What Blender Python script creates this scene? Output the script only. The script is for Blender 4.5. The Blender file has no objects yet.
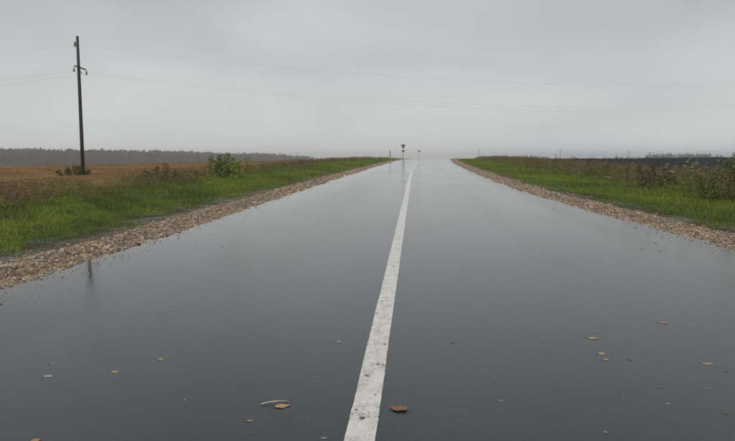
import bpy, math, random
import numpy as np
from mathutils import Vector, Matrix, noise as mnoise

random.seed(7)
RNG = np.random.default_rng(11)
S = bpy.context.scene
COL = S.collection

# ------------------------------------------------------------------ camera
cam_d = bpy.data.cameras.new('camera')
cam = bpy.data.objects.new('camera', cam_d)
COL.objects.link(cam)
cam_d.sensor_width = 36.0
cam_d.lens = 31.84
cam_d.clip_start = 0.05
cam_d.clip_end = 20000
cam.location = (0, 0, 1.4)
cam.rotation_euler = (math.radians(90 - 5.57), 0, math.radians(4.18))
S.camera = cam

# ------------------------------------------------------------------ sky: rain overcast
SUN_EL, SUN_AZ = math.radians(48), math.radians(200)
W = bpy.data.worlds.new('World')
S.world = W
W.use_nodes = True
wn, wl = W.node_tree.nodes, W.node_tree.links
wn.clear()
out = wn.new('ShaderNodeOutputWorld')
sky = wn.new('ShaderNodeTexSky')
sky.sky_type = 'NISHITA'
sky.sun_disc = False
sky.sun_elevation = SUN_EL
sky.sun_rotation = SUN_AZ
sky.air_density = 2.0
sky.dust_density = 4.0
bg1 = wn.new('ShaderNodeBackground')
bg1.inputs['Strength'].default_value = 0.1
wl.new(sky.outputs['Color'], bg1.inputs['Color'])
# cloud deck: soft rolls stretched on a plane overhead
tc = wn.new('ShaderNodeTexCoord')
sep = wn.new('ShaderNodeSeparateXYZ')
wl.new(tc.outputs['Generated'], sep.inputs[0])
def wmath(op, a, b=None, clamp=False):
    n = wn.new('ShaderNodeMath'); n.operation = op; n.use_clamp = clamp
    for i, v in enumerate((a, b)):
        if v is None: continue
        if isinstance(v, (int, float)): n.inputs[i].default_value = v
        else: wl.new(v, n.inputs[i])
    return n.outputs[0]
zc = wmath('ADD', wmath('ABSOLUTE', sep.outputs['Z']), 0.22)
cx = wmath('DIVIDE', sep.outputs['X'], zc)
cy = wmath('DIVIDE', sep.outputs['Y'], zc)
cmb = wn.new('ShaderNodeCombineXYZ')
wl.new(cx, cmb.inputs[0]); wl.new(cy, cmb.inputs[1])
nz = wn.new('ShaderNodeTexNoise')
nz.inputs['Scale'].default_value = 0.85
nz.inputs['Detail'].default_value = 5
nz.inputs['Roughness'].default_value = 0.42
nz.inputs['Distortion'].default_value = 0.4
wl.new(cmb.outputs[0], nz.inputs['Vector'])
ramp = wn.new('ShaderNodeValToRGB')
ramp.color_ramp.elements[0].position = 0.34
ramp.color_ramp.elements[0].color = (0.410, 0.430, 0.446, 1)
ramp.color_ramp.elements[1].position = 0.66
ramp.color_ramp.elements[1].color = (0.600, 0.615, 0.627, 1)
wl.new(nz.outputs['Fac'], ramp.inputs[0])
bg2 = wn.new('ShaderNodeBackground')
bg2.inputs['Strength'].default_value = 1.0
hzf = wn.new('ShaderNodeMapRange'); hzf.interpolation_type = 'SMOOTHSTEP'
wl.new(wmath('ABSOLUTE', sep.outputs['Z']), hzf.inputs[0])
hzf.inputs[1].default_value = 0.30; hzf.inputs[2].default_value = 0.0
hmix = wn.new('ShaderNodeMix'); hmix.data_type = 'RGBA'
wl.new(wmath('MULTIPLY', hzf.outputs[0], 0.64), hmix.inputs[0])
wl.new(ramp.outputs[0], hmix.inputs[6]); hmix.inputs[7].default_value = (0.678, 0.688, 0.692, 1)
wl.new(hmix.outputs[2], bg2.inputs['Color'])
mx = wn.new('ShaderNodeMixShader')
mx.inputs[0].default_value = 0.97
wl.new(bg1.outputs[0], mx.inputs[1]); wl.new(bg2.outputs[0], mx.inputs[2])
wl.new(mx.outputs[0], out.inputs[0])

# ------------------------------------------------------------------ sun, veiled by the cloud deck
sd = bpy.data.lights.new('sun', 'SUN')
sd.energy = 1.5
sd.angle = math.radians(40)
sd.color = (1.0, 0.97, 0.93)
sun = bpy.data.objects.new('sun', sd)
COL.objects.link(sun)
sdir = Vector((math.sin(SUN_AZ) * math.cos(SUN_EL), math.cos(SUN_AZ) * math.cos(SUN_EL), math.sin(SUN_EL)))
sun.rotation_euler = sdir.to_track_quat('Z', 'Y').to_euler()
sun.location = (0, 0, 200)

S.view_settings.view_transform = 'Standard'
S.view_settings.look = 'None'
S.view_settings.exposure = 0.0
S.view_settings.gamma = 1.0
S.view_settings.use_curve_mapping = False
S.render.engine = 'CYCLES'
S.cycles.use_denoising = True
S.cycles.max_bounces = 10
S.cycles.diffuse_bounces = 3
S.cycles.glossy_bounces = 3
S.cycles.transmission_bounces = 3
S.cycles.volume_bounces = 6
S.cycles.caustics_reflective = False
S.cycles.caustics_refractive = False

# ================================================================== helpers
def tag(o, label=None, cat=None, group=None, kind=None):
    if label: o['label'] = label
    if cat: o['category'] = cat
    if group: o['group'] = group
    if kind: o['kind'] = kind
    return o

def link(name, me, mat=None, parent=None):
    o = bpy.data.objects.new(name, me)
    COL.objects.link(o)
    if mat is not None and me is not None and len(me.materials) == 0:
        me.materials.append(mat)
    if parent is not None: o.parent = parent
    return o

def empty(name, loc, rz=0.0):
    o = bpy.data.objects.new(name, None)
    o.empty_display_size = 0.2
    COL.objects.link(o)
    o.location = loc
    o.rotation_euler = (0, 0, rz)
    return o

def np_mesh(name, V, F, C=None, smooth=False):
    """V (n,3) points, F (m,k) faces of one size k, C (n,3) colours."""
    V = np.ascontiguousarray(V, dtype=np.float32)
    F = np.ascontiguousarray(F, dtype=np.int32)
    me = bpy.data.meshes.new(name)
    m, k = F.shape
    me.vertices.add(len(V)); me.vertices.foreach_set('co', V.ravel())
    me.loops.add(m * k); me.loops.foreach_set('vertex_index', F.ravel())
    me.polygons.add(m)
    me.polygons.foreach_set('loop_start', np.arange(0, m * k, k, dtype=np.int32))
    me.polygons.foreach_set('loop_total', np.full(m, k, dtype=np.int32))
    me.update(calc_edges=True)
    me.polygons.foreach_set('use_smooth', np.full(m, bool(smooth), dtype=bool))
    if C is not None:
        a = me.color_attributes.new('Col', 'FLOAT_COLOR', 'POINT')
        cc = np.ones((len(V), 4), dtype=np.float32); cc[:, :3] = C
        a.data.foreach_set('color', cc.ravel())
    return me

class MB:
    """collects small polygons for one mesh"""
    def __init__(s): s.v = []; s.f = []
    def add(s, vs, fs):
        n = len(s.v); s.v += [tuple(v) for v in vs]; s.f += [tuple(i + n for i in f) for f in fs]
    def box(s, c, d, M=None):
        c = Vector(c); x, y, z = d[0] / 2, d[1] / 2, d[2] / 2
        vs = [Vector((a, b, e)) for a in (-x, x) for b in (-y, y) for e in (-z, z)]
        if M is not None: vs = [M @ v for v in vs]
        s.add([c + v for v in vs], [(0, 1, 3, 2), (4, 6, 7, 5), (0, 4, 5, 1), (2, 3, 7, 6), (0, 2, 6, 4), (1, 5, 7, 3)])
    def tube(s, pts, rads, n=8, cap=True):
        pts = [Vector(p) for p in pts]
        rings = []
        for i, p in enumerate(pts):
            t = (pts[min(i + 1, len(pts) - 1)] - pts[max(i - 1, 0)]).normalized()
            a = t.cross(Vector((0, 0, 1)))
            if a.length < 1e-4: a = Vector((1, 0, 0))
            a.normalize(); b = t.cross(a)
            r = rads[i] if hasattr(rads, '__len__') else rads
            rings.append([p + a * (r * math.cos(2 * math.pi * k / n)) + b * (r * math.sin(2 * math.pi * k / n)) for k in range(n)])
        vs = [v for r in rings for v in r]; fs = []
        for i in range(len(pts) - 1):
            for k in range(n):
                fs.append((i * n + k, i * n + (k + 1) % n, (i + 1) * n + (k + 1) % n, (i + 1) * n + k))
        if cap:
            fs.append(tuple(range(n))[::-1]); fs.append(tuple((len(pts) - 1) * n + k for k in range(n)))
        s.add(vs, fs)
    def lathe(s, base, prof, n=10):
        base = Vector(base); vs = []; fs = []
        for (r, z) in prof:
            for k in range(n):
                vs.append(base + Vector((r * math.cos(2 * math.pi * k / n), r * math.sin(2 * math.pi * k / n), z)))
        for i in range(len(prof) - 1):
            for k in range(n):
                fs.append((i * n + k, i * n + (k + 1) % n, (i + 1) * n + (k + 1) % n, (i + 1) * n + k))
        fs.append(tuple(range(n))[::-1]); fs.append(tuple((len(prof) - 1) * n + k for k in range(n)))
        s.add(vs, fs)
    def build(s, name, mat, parent=None, smooth=False):
        me = bpy.data.meshes.new(name); me.from_pydata(s.v, [], s.f); me.update()
        if smooth:
            me.polygons.foreach_set('use_smooth', np.ones(len(me.polygons), dtype=bool))
        return link(name, me, mat, parent)

def copy_tree(o, parent=None):
    c = o.copy(); COL.objects.link(c); c.parent = parent
    for ch in list(o.children): copy_tree(ch, c)
    return c

# ------------------------------------------------------------------ materials
class N:
    def __init__(s, name):
        s.m = bpy.data.materials.new(name); s.m.use_nodes = True
        s.t = s.m.node_tree; s.n = s.t.nodes; s.l = s.t.links
        s.p = s.n['Principled BSDF']; s.o = s.n['Material Output']
    def new(s, t, **kw):
        n = s.n.new(t)
        for k, v in kw.items(): setattr(n, k, v)
        return n
    def put(s, sock, v):
        if isinstance(v, bpy.types.NodeSocket): s.l.new(v, sock)
        else: sock.default_value = v
    def math(s, op, a, b=None, c=None, clamp=False):
        n = s.new('ShaderNodeMath', operation=op, use_clamp=clamp)
        for i, v in enumerate((a, b, c)):
            if v is not None: s.put(n.inputs[i], v)
        return n.outputs[0]
    def pos(s): return s.new('ShaderNodeNewGeometry').outputs['Position']
    def scale(s, v, sc):
        n = s.new('ShaderNodeMapping'); s.l.new(v, n.inputs[0]); n.inputs['Scale'].default_value = sc; return n.outputs[0]
    def noise(s, v, sc, det=4, rough=0.55, dist=0.0):
        n = s.new('ShaderNodeTexNoise'); s.l.new(v, n.inputs['Vector'])
        n.inputs['Scale'].default_value = sc; n.inputs['Detail'].default_value = det
        n.inputs['Roughness'].default_value = rough; n.inputs['Distortion'].default_value = dist
        return n.outputs['Fac']
    def vor(s, v, sc, out='Distance'):
        n = s.new('ShaderNodeTexVoronoi'); s.l.new(v, n.inputs['Vector']); n.inputs['Scale'].default_value = sc
        return n.outputs[out]
    def ramp(s, f, stops):
        n = s.new('ShaderNodeValToRGB'); s.l.new(f, n.inputs[0]); e = n.color_ramp.elements
        while len(e) < len(stops): e.new(0.5)
        for k, (p, c) in enumerate(stops):
            e[k].position = p; e[k].color = (c, c, c, 1) if isinstance(c, (int, float)) else (*c, 1)
        return n.outputs[0]
    def mix(s, f, a, b, mode='MIX'):
        n = s.new('ShaderNodeMix', data_type='RGBA', blend_type=mode)
        s.put(n.inputs[0], f)
        for i, v in ((6, a), (7, b)):
            if isinstance(v, bpy.types.NodeSocket): s.l.new(v, n.inputs[i])
            else: n.inputs[i].default_value = (*v, 1)
        return n.outputs[2]
    def sstep(s, x, a, b):
        n = s.new('ShaderNodeMapRange', interpolation_type='SMOOTHSTEP')
        s.put(n.inputs[0], x); n.inputs[1].default_value = a; n.inputs[2].default_value = b
        return n.outputs[0]
    def attr(s, name, o='Color'):
        return s.new('ShaderNodeAttribute', attribute_name=name).outputs[o]
    def bump(s, h, strength=0.3, dist=0.01, normal=None):
        n = s.new('ShaderNodeBump'); s.l.new(h, n.inputs['Height'])
        n.inputs['Strength'].default_value = strength; n.inputs['Distance'].default_value = dist
        if normal is not None: s.l.new(normal, n.inputs['Normal'])
        return n.outputs[0]
    def set(s, **kw):
        for k, v in kw.items():
            sock = s.p.inputs[k.replace('_', ' ')]
            if isinstance(v, tuple) and len(v) == 3: v = (*v, 1)
            s.put(sock, v)
        return s.m

def mat_asphalt():
    a = N('wet_asphalt'); P = a.pos()
    grain = a.noise(P, 160, 3, 0.7)
    agg = a.vor(P, 95)
    patch = a.noise(a.scale(P, (1.0, 0.35, 1.0)), 0.55, 5, 0.6)
    streak = a.noise(a.scale(P, (2.2, 0.06, 1.0)), 1.0, 4, 0.6)
    c = a.ramp(grain, [(0.3, (0.008, 0.010, 0.010)), (0.55, (0.018, 0.022, 0.022)), (0.75, (0.075, 0.082, 0.080))])
    c = a.mix(a.sstep(patch, 0.35, 0.75), c, a.mix(0.5, c, (0.030, 0.035, 0.035)))
    e = a.attr('e', 'Fac')
    silt = a.math('MULTIPLY', a.sstep(a.math('ADD', e, a.math('MULTIPLY', a.math('SUBTRACT', a.noise(P, 2.6, 5, 0.65), 0.5), 0.9)), 0.34, 0.0), 0.75)
    c = a.mix(silt, c, (0.085, 0.066, 0.046))
    # water film: nearly smooth where it stands, broken by the stone where it has run off
    u = a.attr('u', 'Fac')
    edge = a.sstep(a.math('ADD', u, a.math('MULTIPLY', patch, 1.2)), -1.6, -3.0)
    film = a.math('ADD', a.math('MULTIPLY', a.sstep(patch, 0.25, 0.8), 0.45), a.math('MULTIPLY', a.sstep(streak, 0.3, 0.8), 0.15), clamp=True)
    film = a.math('MAXIMUM', film, edge)
    track = a.math('MULTIPLY', a.sstep(a.math('COSINE', a.math('MULTIPLY', u, 3.7)), 0.2, 0.9), 0.12)
    film = a.math('MAXIMUM', a.math('SUBTRACT', film, track), 0.0)
    rough = a.math('SUBTRACT', 0.10, a.math('MULTIPLY', film, 0.085))
    h = a.math('ADD', a.math('MULTIPLY', agg, 0.6), grain)
    ripple = a.noise(a.scale(P, (0.7, 1.6, 1.0)), 9, 2, 0.5)
    n1 = a.bump(h, 0.5, 0.004)
    rp = a.bump(ripple, 0.075, 0.012)
    cn = a.new('ShaderNodeBump'); a.l.new(h, cn.inputs['Height']); a.l.new(rp, cn.inputs['Normal'])
    cn.inputs['Distance'].default_value = 0.0012
    a.l.new(a.math('SUBTRACT', 0.6, a.math('MULTIPLY', film, 0.56)), cn.inputs['Strength'])
    a.set(Base_Color=c, Roughness=0.6, Specular_IOR_Level=0.08, Coat_Weight=1.0, Coat_Roughness=rough, Coat_IOR=1.33)
    a.l.new(n1, a.p.inputs['Normal']); a.l.new(cn.outputs[0], a.p.inputs['Coat Normal'])
    return a.m

def mat_paint():
    a = N('wet_road_paint'); P = a.pos()
    g = a.noise(P, 140, 4, 0.7)
    w = a.noise(a.scale(P, (1, 0.5, 1)), 14, 5, 0.7)
    sp = a.vor(P, 80)
    c = a.ramp(w, [(0.25, (0.42, 0.40, 0.36)), (0.5, (0.64, 0.61, 0.56)), (0.75, (0.74, 0.72, 0.68))])
    c = a.mix(a.sstep(g, 0.55, 0.70), c, (0.26, 0.245, 0.22))
    c = a.mix(a.math('MULTIPLY', a.sstep(w, 0.53, 0.42), a.sstep(sp, 0.46, 0.18)), c, (0.12, 0.12, 0.115))
    a.set(Base_Color=c, Roughness=0.5, Coat_Weight=0.7, Coat_Roughness=0.14, Coat_IOR=1.33)
    a.l.new(a.bump(a.math('ADD', g, w), 0.5, 0.003), a.p.inputs['Normal'])
    return a.m

def mat_ground():
    a = N('soil_and_fields'); P = a.pos()
    u = a.attr('u', 'Fac')
    n1 = a.noise(P, 1.3, 5, 0.6); n2 = a.noise(P, 14, 5, 0.65); n3 = a.noise(P, 0.02, 4, 0.5)
    row = a.noise(a.scale(P, (0.55, 0.012, 1)), 1.0, 4, 0.6)
    uw = a.math('ADD', u, a.math('MULTIPLY', a.math('SUBTRACT', n1, 0.5), 1.4))
    mud = a.ramp(n2, [(0.3, (0.026, 0.021, 0.016)), (0.7, (0.085, 0.068, 0.050))])
    turf = a.ramp(n2, [(0.3, (0.022, 0.030, 0.010)), (0.7, (0.055, 0.065, 0.022))])
    stub = a.ramp(row, [(0.3, (0.12, 0.068, 0.030)), (0.5, (0.205, 0.120, 0.050)), (0.72, (0.28, 0.18, 0.080))])
    stub = a.mix(a.sstep(n3, 0.35, 0.7), stub, a.mix(0.5, stub, (0.15, 0.085, 0.035)))
    plough = a.ramp(n2, [(0.3, (0.013, 0.015, 0.016)), (0.7, (0.028, 0.029, 0.028))])
    sand = a.ramp(n2, [(0.3, (0.065, 0.050, 0.034)), (0.7, (0.20, 0.155, 0.105))])
    mud = a.mix(a.sstep(a.math('ABSOLUTE', uw), 5.9, 5.3), mud, sand)
    c = a.mix(a.sstep(uw, -5.7, -6.7), mud, turf)
    c = a.mix(a.sstep(uw, -11.5, -14.5), c, stub)
    c2 = a.mix(a.sstep(uw, 6.0, 6.9), mud, turf)
    c2 = a.mix(a.sstep(uw, 13.0, 17.5), c2, plough)
    c = a.mix(a.math('GREATER_THAN', u, 0.0), c, c2)
    au = a.math('ABSOLUTE', u)
    wet = a.math('MULTIPLY', a.math('MULTIPLY', a.sstep(au, 7.2, 6.2), a.sstep(au, 5.3, 5.6)), a.sstep(n1, 0.54, 0.44))
    a.set(Base_Color=c, Roughness=a.math('SUBTRACT', 0.85, a.math('MULTIPLY', wet, 0.45)), Specular_IOR_Level=a.math('ADD', 0.06, a.math('MULTIPLY', wet, 0.3)))
    a.l.new(a.bump(a.math('ADD', n2, n1), 0.6, 0.05), a.p.inputs['Normal'])
    return a.m

def mat_col(name, rough=0.6, trans=0.0, spec=0.4, var=0.0, sc=60):
    a = N(name); c = a.attr('Col')
    if var:
        n = a.noise(a.pos(), sc, 4, 0.65)
        c = a.mix(var, c, a.mix(1.0, c, a.ramp(n, [(0.25, 0.35), (0.75, 1.5)]), 'MULTIPLY'))
    a.set(Base_Color=c, Roughness=rough, Specular_IOR_Level=spec)
    if trans:
        tr = a.new('ShaderNodeBsdfTranslucent'); a.l.new(c, tr.inputs[0])
        mx = a.new('ShaderNodeMixShader'); mx.inputs[0].default_value = trans
        a.l.new(a.p.outputs[0], mx.inputs[1]); a.l.new(tr.outputs[0], mx.inputs[2]); a.l.new(mx.outputs[0], a.o.inputs[0])
    return a.m

def mat_plain(name, col, col2, sc=20, rough=0.6, metal=0.0, bump=0.2, spec=0.4, stretch=(1, 1, 1)):
    a = N(name); n = a.noise(a.scale(a.pos(), stretch), sc, 5, 0.65)
    a.set(Base_Color=a.ramp(n, [(0.3, col), (0.7, col2)]), Roughness=rough, Metallic=metal, Specular_IOR_Level=spec)
    if bump: a.l.new(a.bump(n, bump, 0.01), a.p.inputs['Normal'])
    return a.m

M_ASPH = mat_asphalt(); M_PAINT = mat_paint(); M_GROUND = mat_ground()
M_GRASS = mat_col('wet_grass', 0.5, 0.35, 0.3)
M_WEED = mat_col('weed_stems_and_leaves', 0.6, 0.2, 0.25)
M_STUB = mat_col('straw_stubble', 0.75, 0.1, 0.2)
M_STONE = mat_col('wet_gravel', 0.42, 0.0, 0.45, 0.55, 70)
M_LEAF = mat_col('shrub_leaf', 0.5, 0.3, 0.3)
M_TREE = mat_col('wood_foliage', 0.8, 0.1, 0.1)
M_FALLEN = mat_col('wet_fallen_leaf', 0.35, 0.0, 0.5, 0.5, 160)
M_BARK = mat_plain('shrub_bark', (0.05, 0.036, 0.024), (0.10, 0.08, 0.055), 30, 0.8)
M_POLE = mat_plain('wet_pole_wood', (0.022, 0.020, 0.018), (0.060, 0.054, 0.047), 6, 0.7, 0, 0.5, 0.3, (6, 6, 0.3))
M_STEEL = mat_plain('dull_galvanised_steel', (0.10, 0.105, 0.11), (0.18, 0.185, 0.19), 12, 0.5, 0.3, 0.05)
M_DARKST = mat_plain('painted_sign_back', (0.045, 0.047, 0.050), (0.08, 0.083, 0.086), 8, 0.55, 0.1, 0.05)
M_IRON = mat_plain('rusty_crossarm_steel', (0.030, 0.024, 0.020), (0.065, 0.050, 0.040), 14, 0.7, 0.2, 0.2)
M_GLASS = mat_plain('insulator_porcelain', (0.10, 0.065, 0.045), (0.17, 0.12, 0.09), 10, 0.25, 0, 0.0, 0.6)
M_WIRE = mat_plain('aluminium_wire', (0.30, 0.305, 0.31), (0.40, 0.405, 0.41), 5, 0.5, 0.4, 0.0)
M_CONC = mat_plain('weathered_concrete', (0.26, 0.26, 0.255), (0.38, 0.378, 0.37), 18, 0.8, 0, 0.3)

# ================================================================== the lie of the land
def xc(y):
    y = np.asarray(y, dtype=float)
    d = np.clip(y - 30, 0, 220)
    return d * d / 2900 + np.clip(y - 250, 0, None) * (440 / 2900)

def edge_l(y): return np.interp(y, [0, 6, 9, 12, 20, 30, 38, 46, 60, 2000], [-4.36, -4.32, -4.25, -4.17, -4.10, -4.0, -3.84, -3.72, -3.62, -3.62])
def edge_r(y): return np.interp(y, [0, 9, 12, 15, 17.5, 20, 23.5, 28, 2000], [4.72, 4.66, 4.48, 4.24, 4.06, 3.90, 3.76, 3.67, 3.65])
def shift(u, y):
    """the carriageway narrows away from the widened near end; the verges follow its edges"""
    u = np.asarray(u, dtype=float)
    return np.clip(np.abs(u) / 4.3, 0, 1) * np.where(u < 0, edge_l(y) + 4.30, edge_r(y) - 4.64)
def xu(u, y): return u + shift(u, y) + xc(y)

def zr(y):
    y = np.asarray(y, dtype=float)
    d = np.clip(y - 80, 0, 91)
    return 0.0108 * np.minimum(y, 171) - d * d / 8000 - np.clip(y - 171, 0, None) * 0.012

EDGE_L, EDGE_R = -4.30, 4.64
LINE_U = -0.26
def zroad(u, y):
    return zr(y) - 0.009 * np.abs(np.asarray(u) - 0.15)

def wob(x, y, s, ph=0.0):
    return (np.sin(x / s + ph) * np.cos(y / (s * 1.31) + 1.7 * ph) + 0.6 * np.sin(x / (s * .43) + y / (s * .57) + 2 + ph)) / 1.6

def zg_u(u, y):
    u = np.asarray(u, dtype=float); y = np.asarray(y, dtype=float)
    b = zr(y)
    L = np.interp(-u, [0, 4.0, 4.2, 4.35, 4.95, 5.6, 6.6, 8.5, 11, 15, 115, 3000], [-.12, -.12, -.085, -.055, -.048, -.075, -.13, -.19, -.16, -.20, -2.0, -13.0])
    R = np.interp(u, [0, 4.3, 4.5, 4.68, 5.1, 6.0, 7.0, 8.5, 11, 15, 100, 3000], [-.12, -.12, -.088, -.058, -.050, -.072, -.13, -.18, -.10, -.12, .46, .46])
    z = b + np.where(u < 0, L, R)
    far = np.clip((np.abs(u) - 5.2) / 3.0, 0, 1)
    z = z + far * (0.05 * wob(u, y, 1.9) + 0.035 * wob(u, y, 0.6, 1.1))
    z = z + np.clip((np.abs(u) - 16) / 30, 0, 1) * 0.10 * wob(u, y, 9.0, 0.4)
    return z

def zg(x, y):
    u0 = np.asarray(x) - xc(y)
    return zg_u(u0 - shift(u0, y), y)

def P_u(u, y):
    """point on the ground at u metres from the road's axis"""
    u = float(u); y = float(y)
    return Vector((float(xu(u, y)), y, float(zg_u(u, y))))

def grid_mesh(name, us, ys, zfun, uattr=True):
    U, Y = np.meshgrid(us, ys)
    X = xu(U, Y); Z = zfun(U, Y)
    V = np.stack([X, Y, Z], -1).reshape(-1, 3)
    nu, ny = len(us), len(ys)
    i = np.arange(ny - 1)[:, None] * nu + np.arange(nu - 1)[None, :]
    F = np.stack([i, i + 1, i + nu + 1, i + nu], -1).reshape(-1, 4)
    me = np_mesh(name, V, F, smooth=True)
    if uattr:
        at = me.attributes.new('u', 'FLOAT', 'POINT'); at.data.foreach_set('value', U.astype(np.float32).ravel())
    return me

us = np.concatenate([[-3200, -2200, -1500, -1000, -700, -480, -320, -220, -150, -115, -90, -70, -55, -44, -36, -30, -25],
                     np.arange(-21, -12, 0.7), np.arange(-12, -4.0, 0.22), [-4.0, -3.0, 0, 3.0, 4.3], np.arange(4.45, 12, 0.22), np.arange(12, 22, 0.7),
                     [24, 28, 33, 40, 50, 62, 78, 100, 130, 180, 260, 380, 560, 800, 1200, 1800, 2600]])
ys = np.concatenate([[-600, -300, -150, -80, -40, -20, -10, -4], np.arange(0, 40, 0.3), np.arange(40, 80, 0.7), np.arange(80, 240, 2.0),
                     [250, 270, 300, 340, 400, 480, 580, 700, 850, 1050, 1300, 1600, 2000, 2400]])
tag(link('ground', grid_mesh('ground', us, ys, zg_u), M_GROUND), kind='structure')

# road slab with slightly crumbled edges
def make_road():
    ry = np.concatenate([np.arange(-30, 0, 2.0), np.arange(0, 30, 0.12), np.arange(30, 80, 0.5), np.arange(80, 300, 2.0), np.arange(300, 900, 20.0)])
    ncol = 26

    jl = 0.035 * RNG.standard_normal(len(ry)).cumsum() * 0.15
    jl = 0.04 * wob(ry, ry * .3, 0.7) + 0.02 * wob(ry, ry, 0.13, 2) + 0.012 * RNG.standard_normal(len(ry))
    jr = 0.04 * wob(ry, ry * .4, 0.8, 3) + 0.02 * wob(ry, ry, 0.15, 1) + 0.012 * RNG.standard_normal(len(ry))
    U = np.zeros((len(ry), ncol + 4)); Z = np.zeros_like(U)
    U[:, 1] = edge_l(ry) + jl; U[:, 0] = U[:, 1] - 0.01
    U[:, -2] = edge_r(ry) + jr; U[:, -1] = U[:, -2] + 0.01
    tt = np.linspace(0.035, 0.965, ncol)
    U[:, 2:-2] = U[:, 1:2] * (1 - tt) + U[:, -2:-1] * tt
    Y = np.repeat(ry[:, None], ncol + 4, 1)
    Z = zroad(U, Y)
    Z[:, 0] -= 0.09; Z[:, -1] -= 0.09
    V = np.stack([U + xc(Y), Y, Z], -1).reshape(-1, 3)
    nu = ncol + 4
    i = np.arange(len(ry) - 1)[:, None] * nu + np.arange(nu - 1)[None, :]
    F = np.stack([i, i + 1, i + nu + 1, i + nu], -1).reshape(-1, 4)
    me = np_mesh('road', V, F)
    at = me.attributes.new('u', 'FLOAT', 'POINT'); at.data.foreach_set('value', U.astype(np.float32).ravel())
    e = np.minimum(U - U[:, 1:2], U[:, -2:-1] - U)
    at = me.attributes.new('e', 'FLOAT', 'POINT'); at.data.foreach_set('value', e.astype(np.float32).ravel())
    return me
road = tag(link('road', make_road(), M_ASPH), kind='structure')

def make_line(y0, y1, u0, w, name):
    ly = np.concatenate([np.arange(y0, min(y1, 40), 0.045), np.arange(max(y0, min(y1, 40)), y1 + .01, 0.5)])
    ly = np.append(ly, y1) if ly[-1] < y1 else ly
    n = len(ly)
    a = u0 - w / 2 + 0.0010 * RNG.standard_normal(n) + 0.0022 * np.sin(ly * 3.1) * np.sin(ly * 1.3)
    b = u0 + w / 2 + 0.0010 * RNG.standard_normal(n) + 0.0022 * np.sin(ly * 2.7 + 1) * np.sin(ly * 1.1)
    c = (a + b) / 2
    U = np.stack([a, c, b], -1); Y = np.repeat(ly[:, None], 3, 1)
    Z = zroad(U, Y) + 0.004
    V = np.stack([U + xc(Y), Y, Z], -1).reshape(-1, 3)
    i = np.arange(n - 1)[:, None] * 3 + np.arange(2)[None, :]
    F = np.stack([i, i + 1, i + 4, i + 3], -1).reshape(-1, 4)
    return np_mesh(name, V, F)
ln = link('road_marking', make_line(-20, 290, LINE_U, 0.152, 'road_marking'), M_PAINT)
tag(ln, 'solid white painted centre line running up the wet road', 'road marking')
ln.parent = None
dash = link('road_marking', make_line(40.5, 53.5, LINE_U - 0.235, 0.13, 'road_marking_dash'), M_PAINT)
tag(dash, 'short white painted dash alongside the solid centre line', 'road marking')

# ================================================================== scatter makers
def rows_by_distance(n, y0, y1, p=1.0):
    """more samples near y0: density falls off with distance"""
    t = RNG.random(n)
    if abs(p - 1) < 1e-3: return y0 * (y1 / y0) ** t
    return (y0 ** (1 - p) + t * (y1 ** (1 - p) - y0 ** (1 - p))) ** (1 / (1 - p))

def pick(pal, n, jit=0.18):
    pal = np.array(pal)
    c = pal[RNG.integers(0, len(pal), n)] * (1 + jit * RNG.standard_normal((n, 1))) * (1 + 0.035 * RNG.standard_normal((n, 3)))
    return np.clip(c, 0.004, 0.9)

def blades(base, hgt, wid, lean, col, tipcol=None, simple=False):
    """tapered bent blades, 5 points / 3 triangles each"""
    n = len(base)
    th = RNG.random(n) * 2 * np.pi
    sx = np.stack([np.cos(th), np.sin(th), np.zeros(n)], -1)
    ph = RNG.random(n) * 2 * np.pi
    ln_ = np.stack([np.cos(ph), np.sin(ph), np.zeros(n)], -1) * (lean * hgt)[:, None]
    up = np.array([0, 0, 1.0])
    w = wid[:, None] / 2
    p0 = base - sx * w; p1 = base + sx * w
    mid = base + up * (hgt * 0.55)[:, None] + ln_ * 0.35
    p2 = mid - sx * w * .75; p3 = mid + sx * w * .75
    p4 = base + up * hgt[:, None] * (1 - 0.25 * lean[:, None]) + ln_
    if simple:
        V = np.stack([p0, p1, p4], 1).reshape(-1, 3)
        return V, np.arange(3 * n).reshape(-1, 3), np.repeat(col, 3, 0)
    V = np.stack([p0, p1, p2, p3, p4], 1).reshape(-1, 3)
    o = np.arange(n)[:, None] * 5
    F = np.concatenate([o + [0, 1, 3], o + [0, 3, 2], o + [2, 3, 4]], 1).reshape(-1, 3)
    if tipcol is None: tipcol = col
    C = np.stack([col, col, col, col, tipcol], 1).reshape(-1, 3)
    return V, F, C

def join(parts):
    V, F, C, k = [], [], [], 0
    for v, f, c in parts:
        V.append(v); F.append(f + k); C.append(c); k += len(v)
    return np.concatenate(V), np.concatenate(F), np.concatenate(C)

ICO = None
def ico():
    t = (1 + 5 ** .5) / 2
    v = np.array([(-1, t, 0), (1, t, 0), (-1, -t, 0), (1, -t, 0), (0, -1, t), (0, 1, t), (0, -1, -t), (0, 1, -t), (t, 0, -1), (t, 0, 1), (-t, 0, -1), (-t, 0, 1)], float)
    v /= np.linalg.norm(v[0])
    f = np.array([(0, 11, 5), (0, 5, 1), (0, 1, 7), (0, 7, 10), (0, 10, 11), (1, 5, 9), (5, 11, 4), (11, 10, 2), (10, 7, 6), (7, 1, 8), (3, 9, 4), (3, 4, 2), (3, 2, 6), (3, 6, 8), (3, 8, 9), (4, 9, 5), (2, 4, 11), (6, 2, 10), (8, 6, 7), (9, 8, 1)])
    return v, f
ICO_V, ICO_F = ico()

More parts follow.
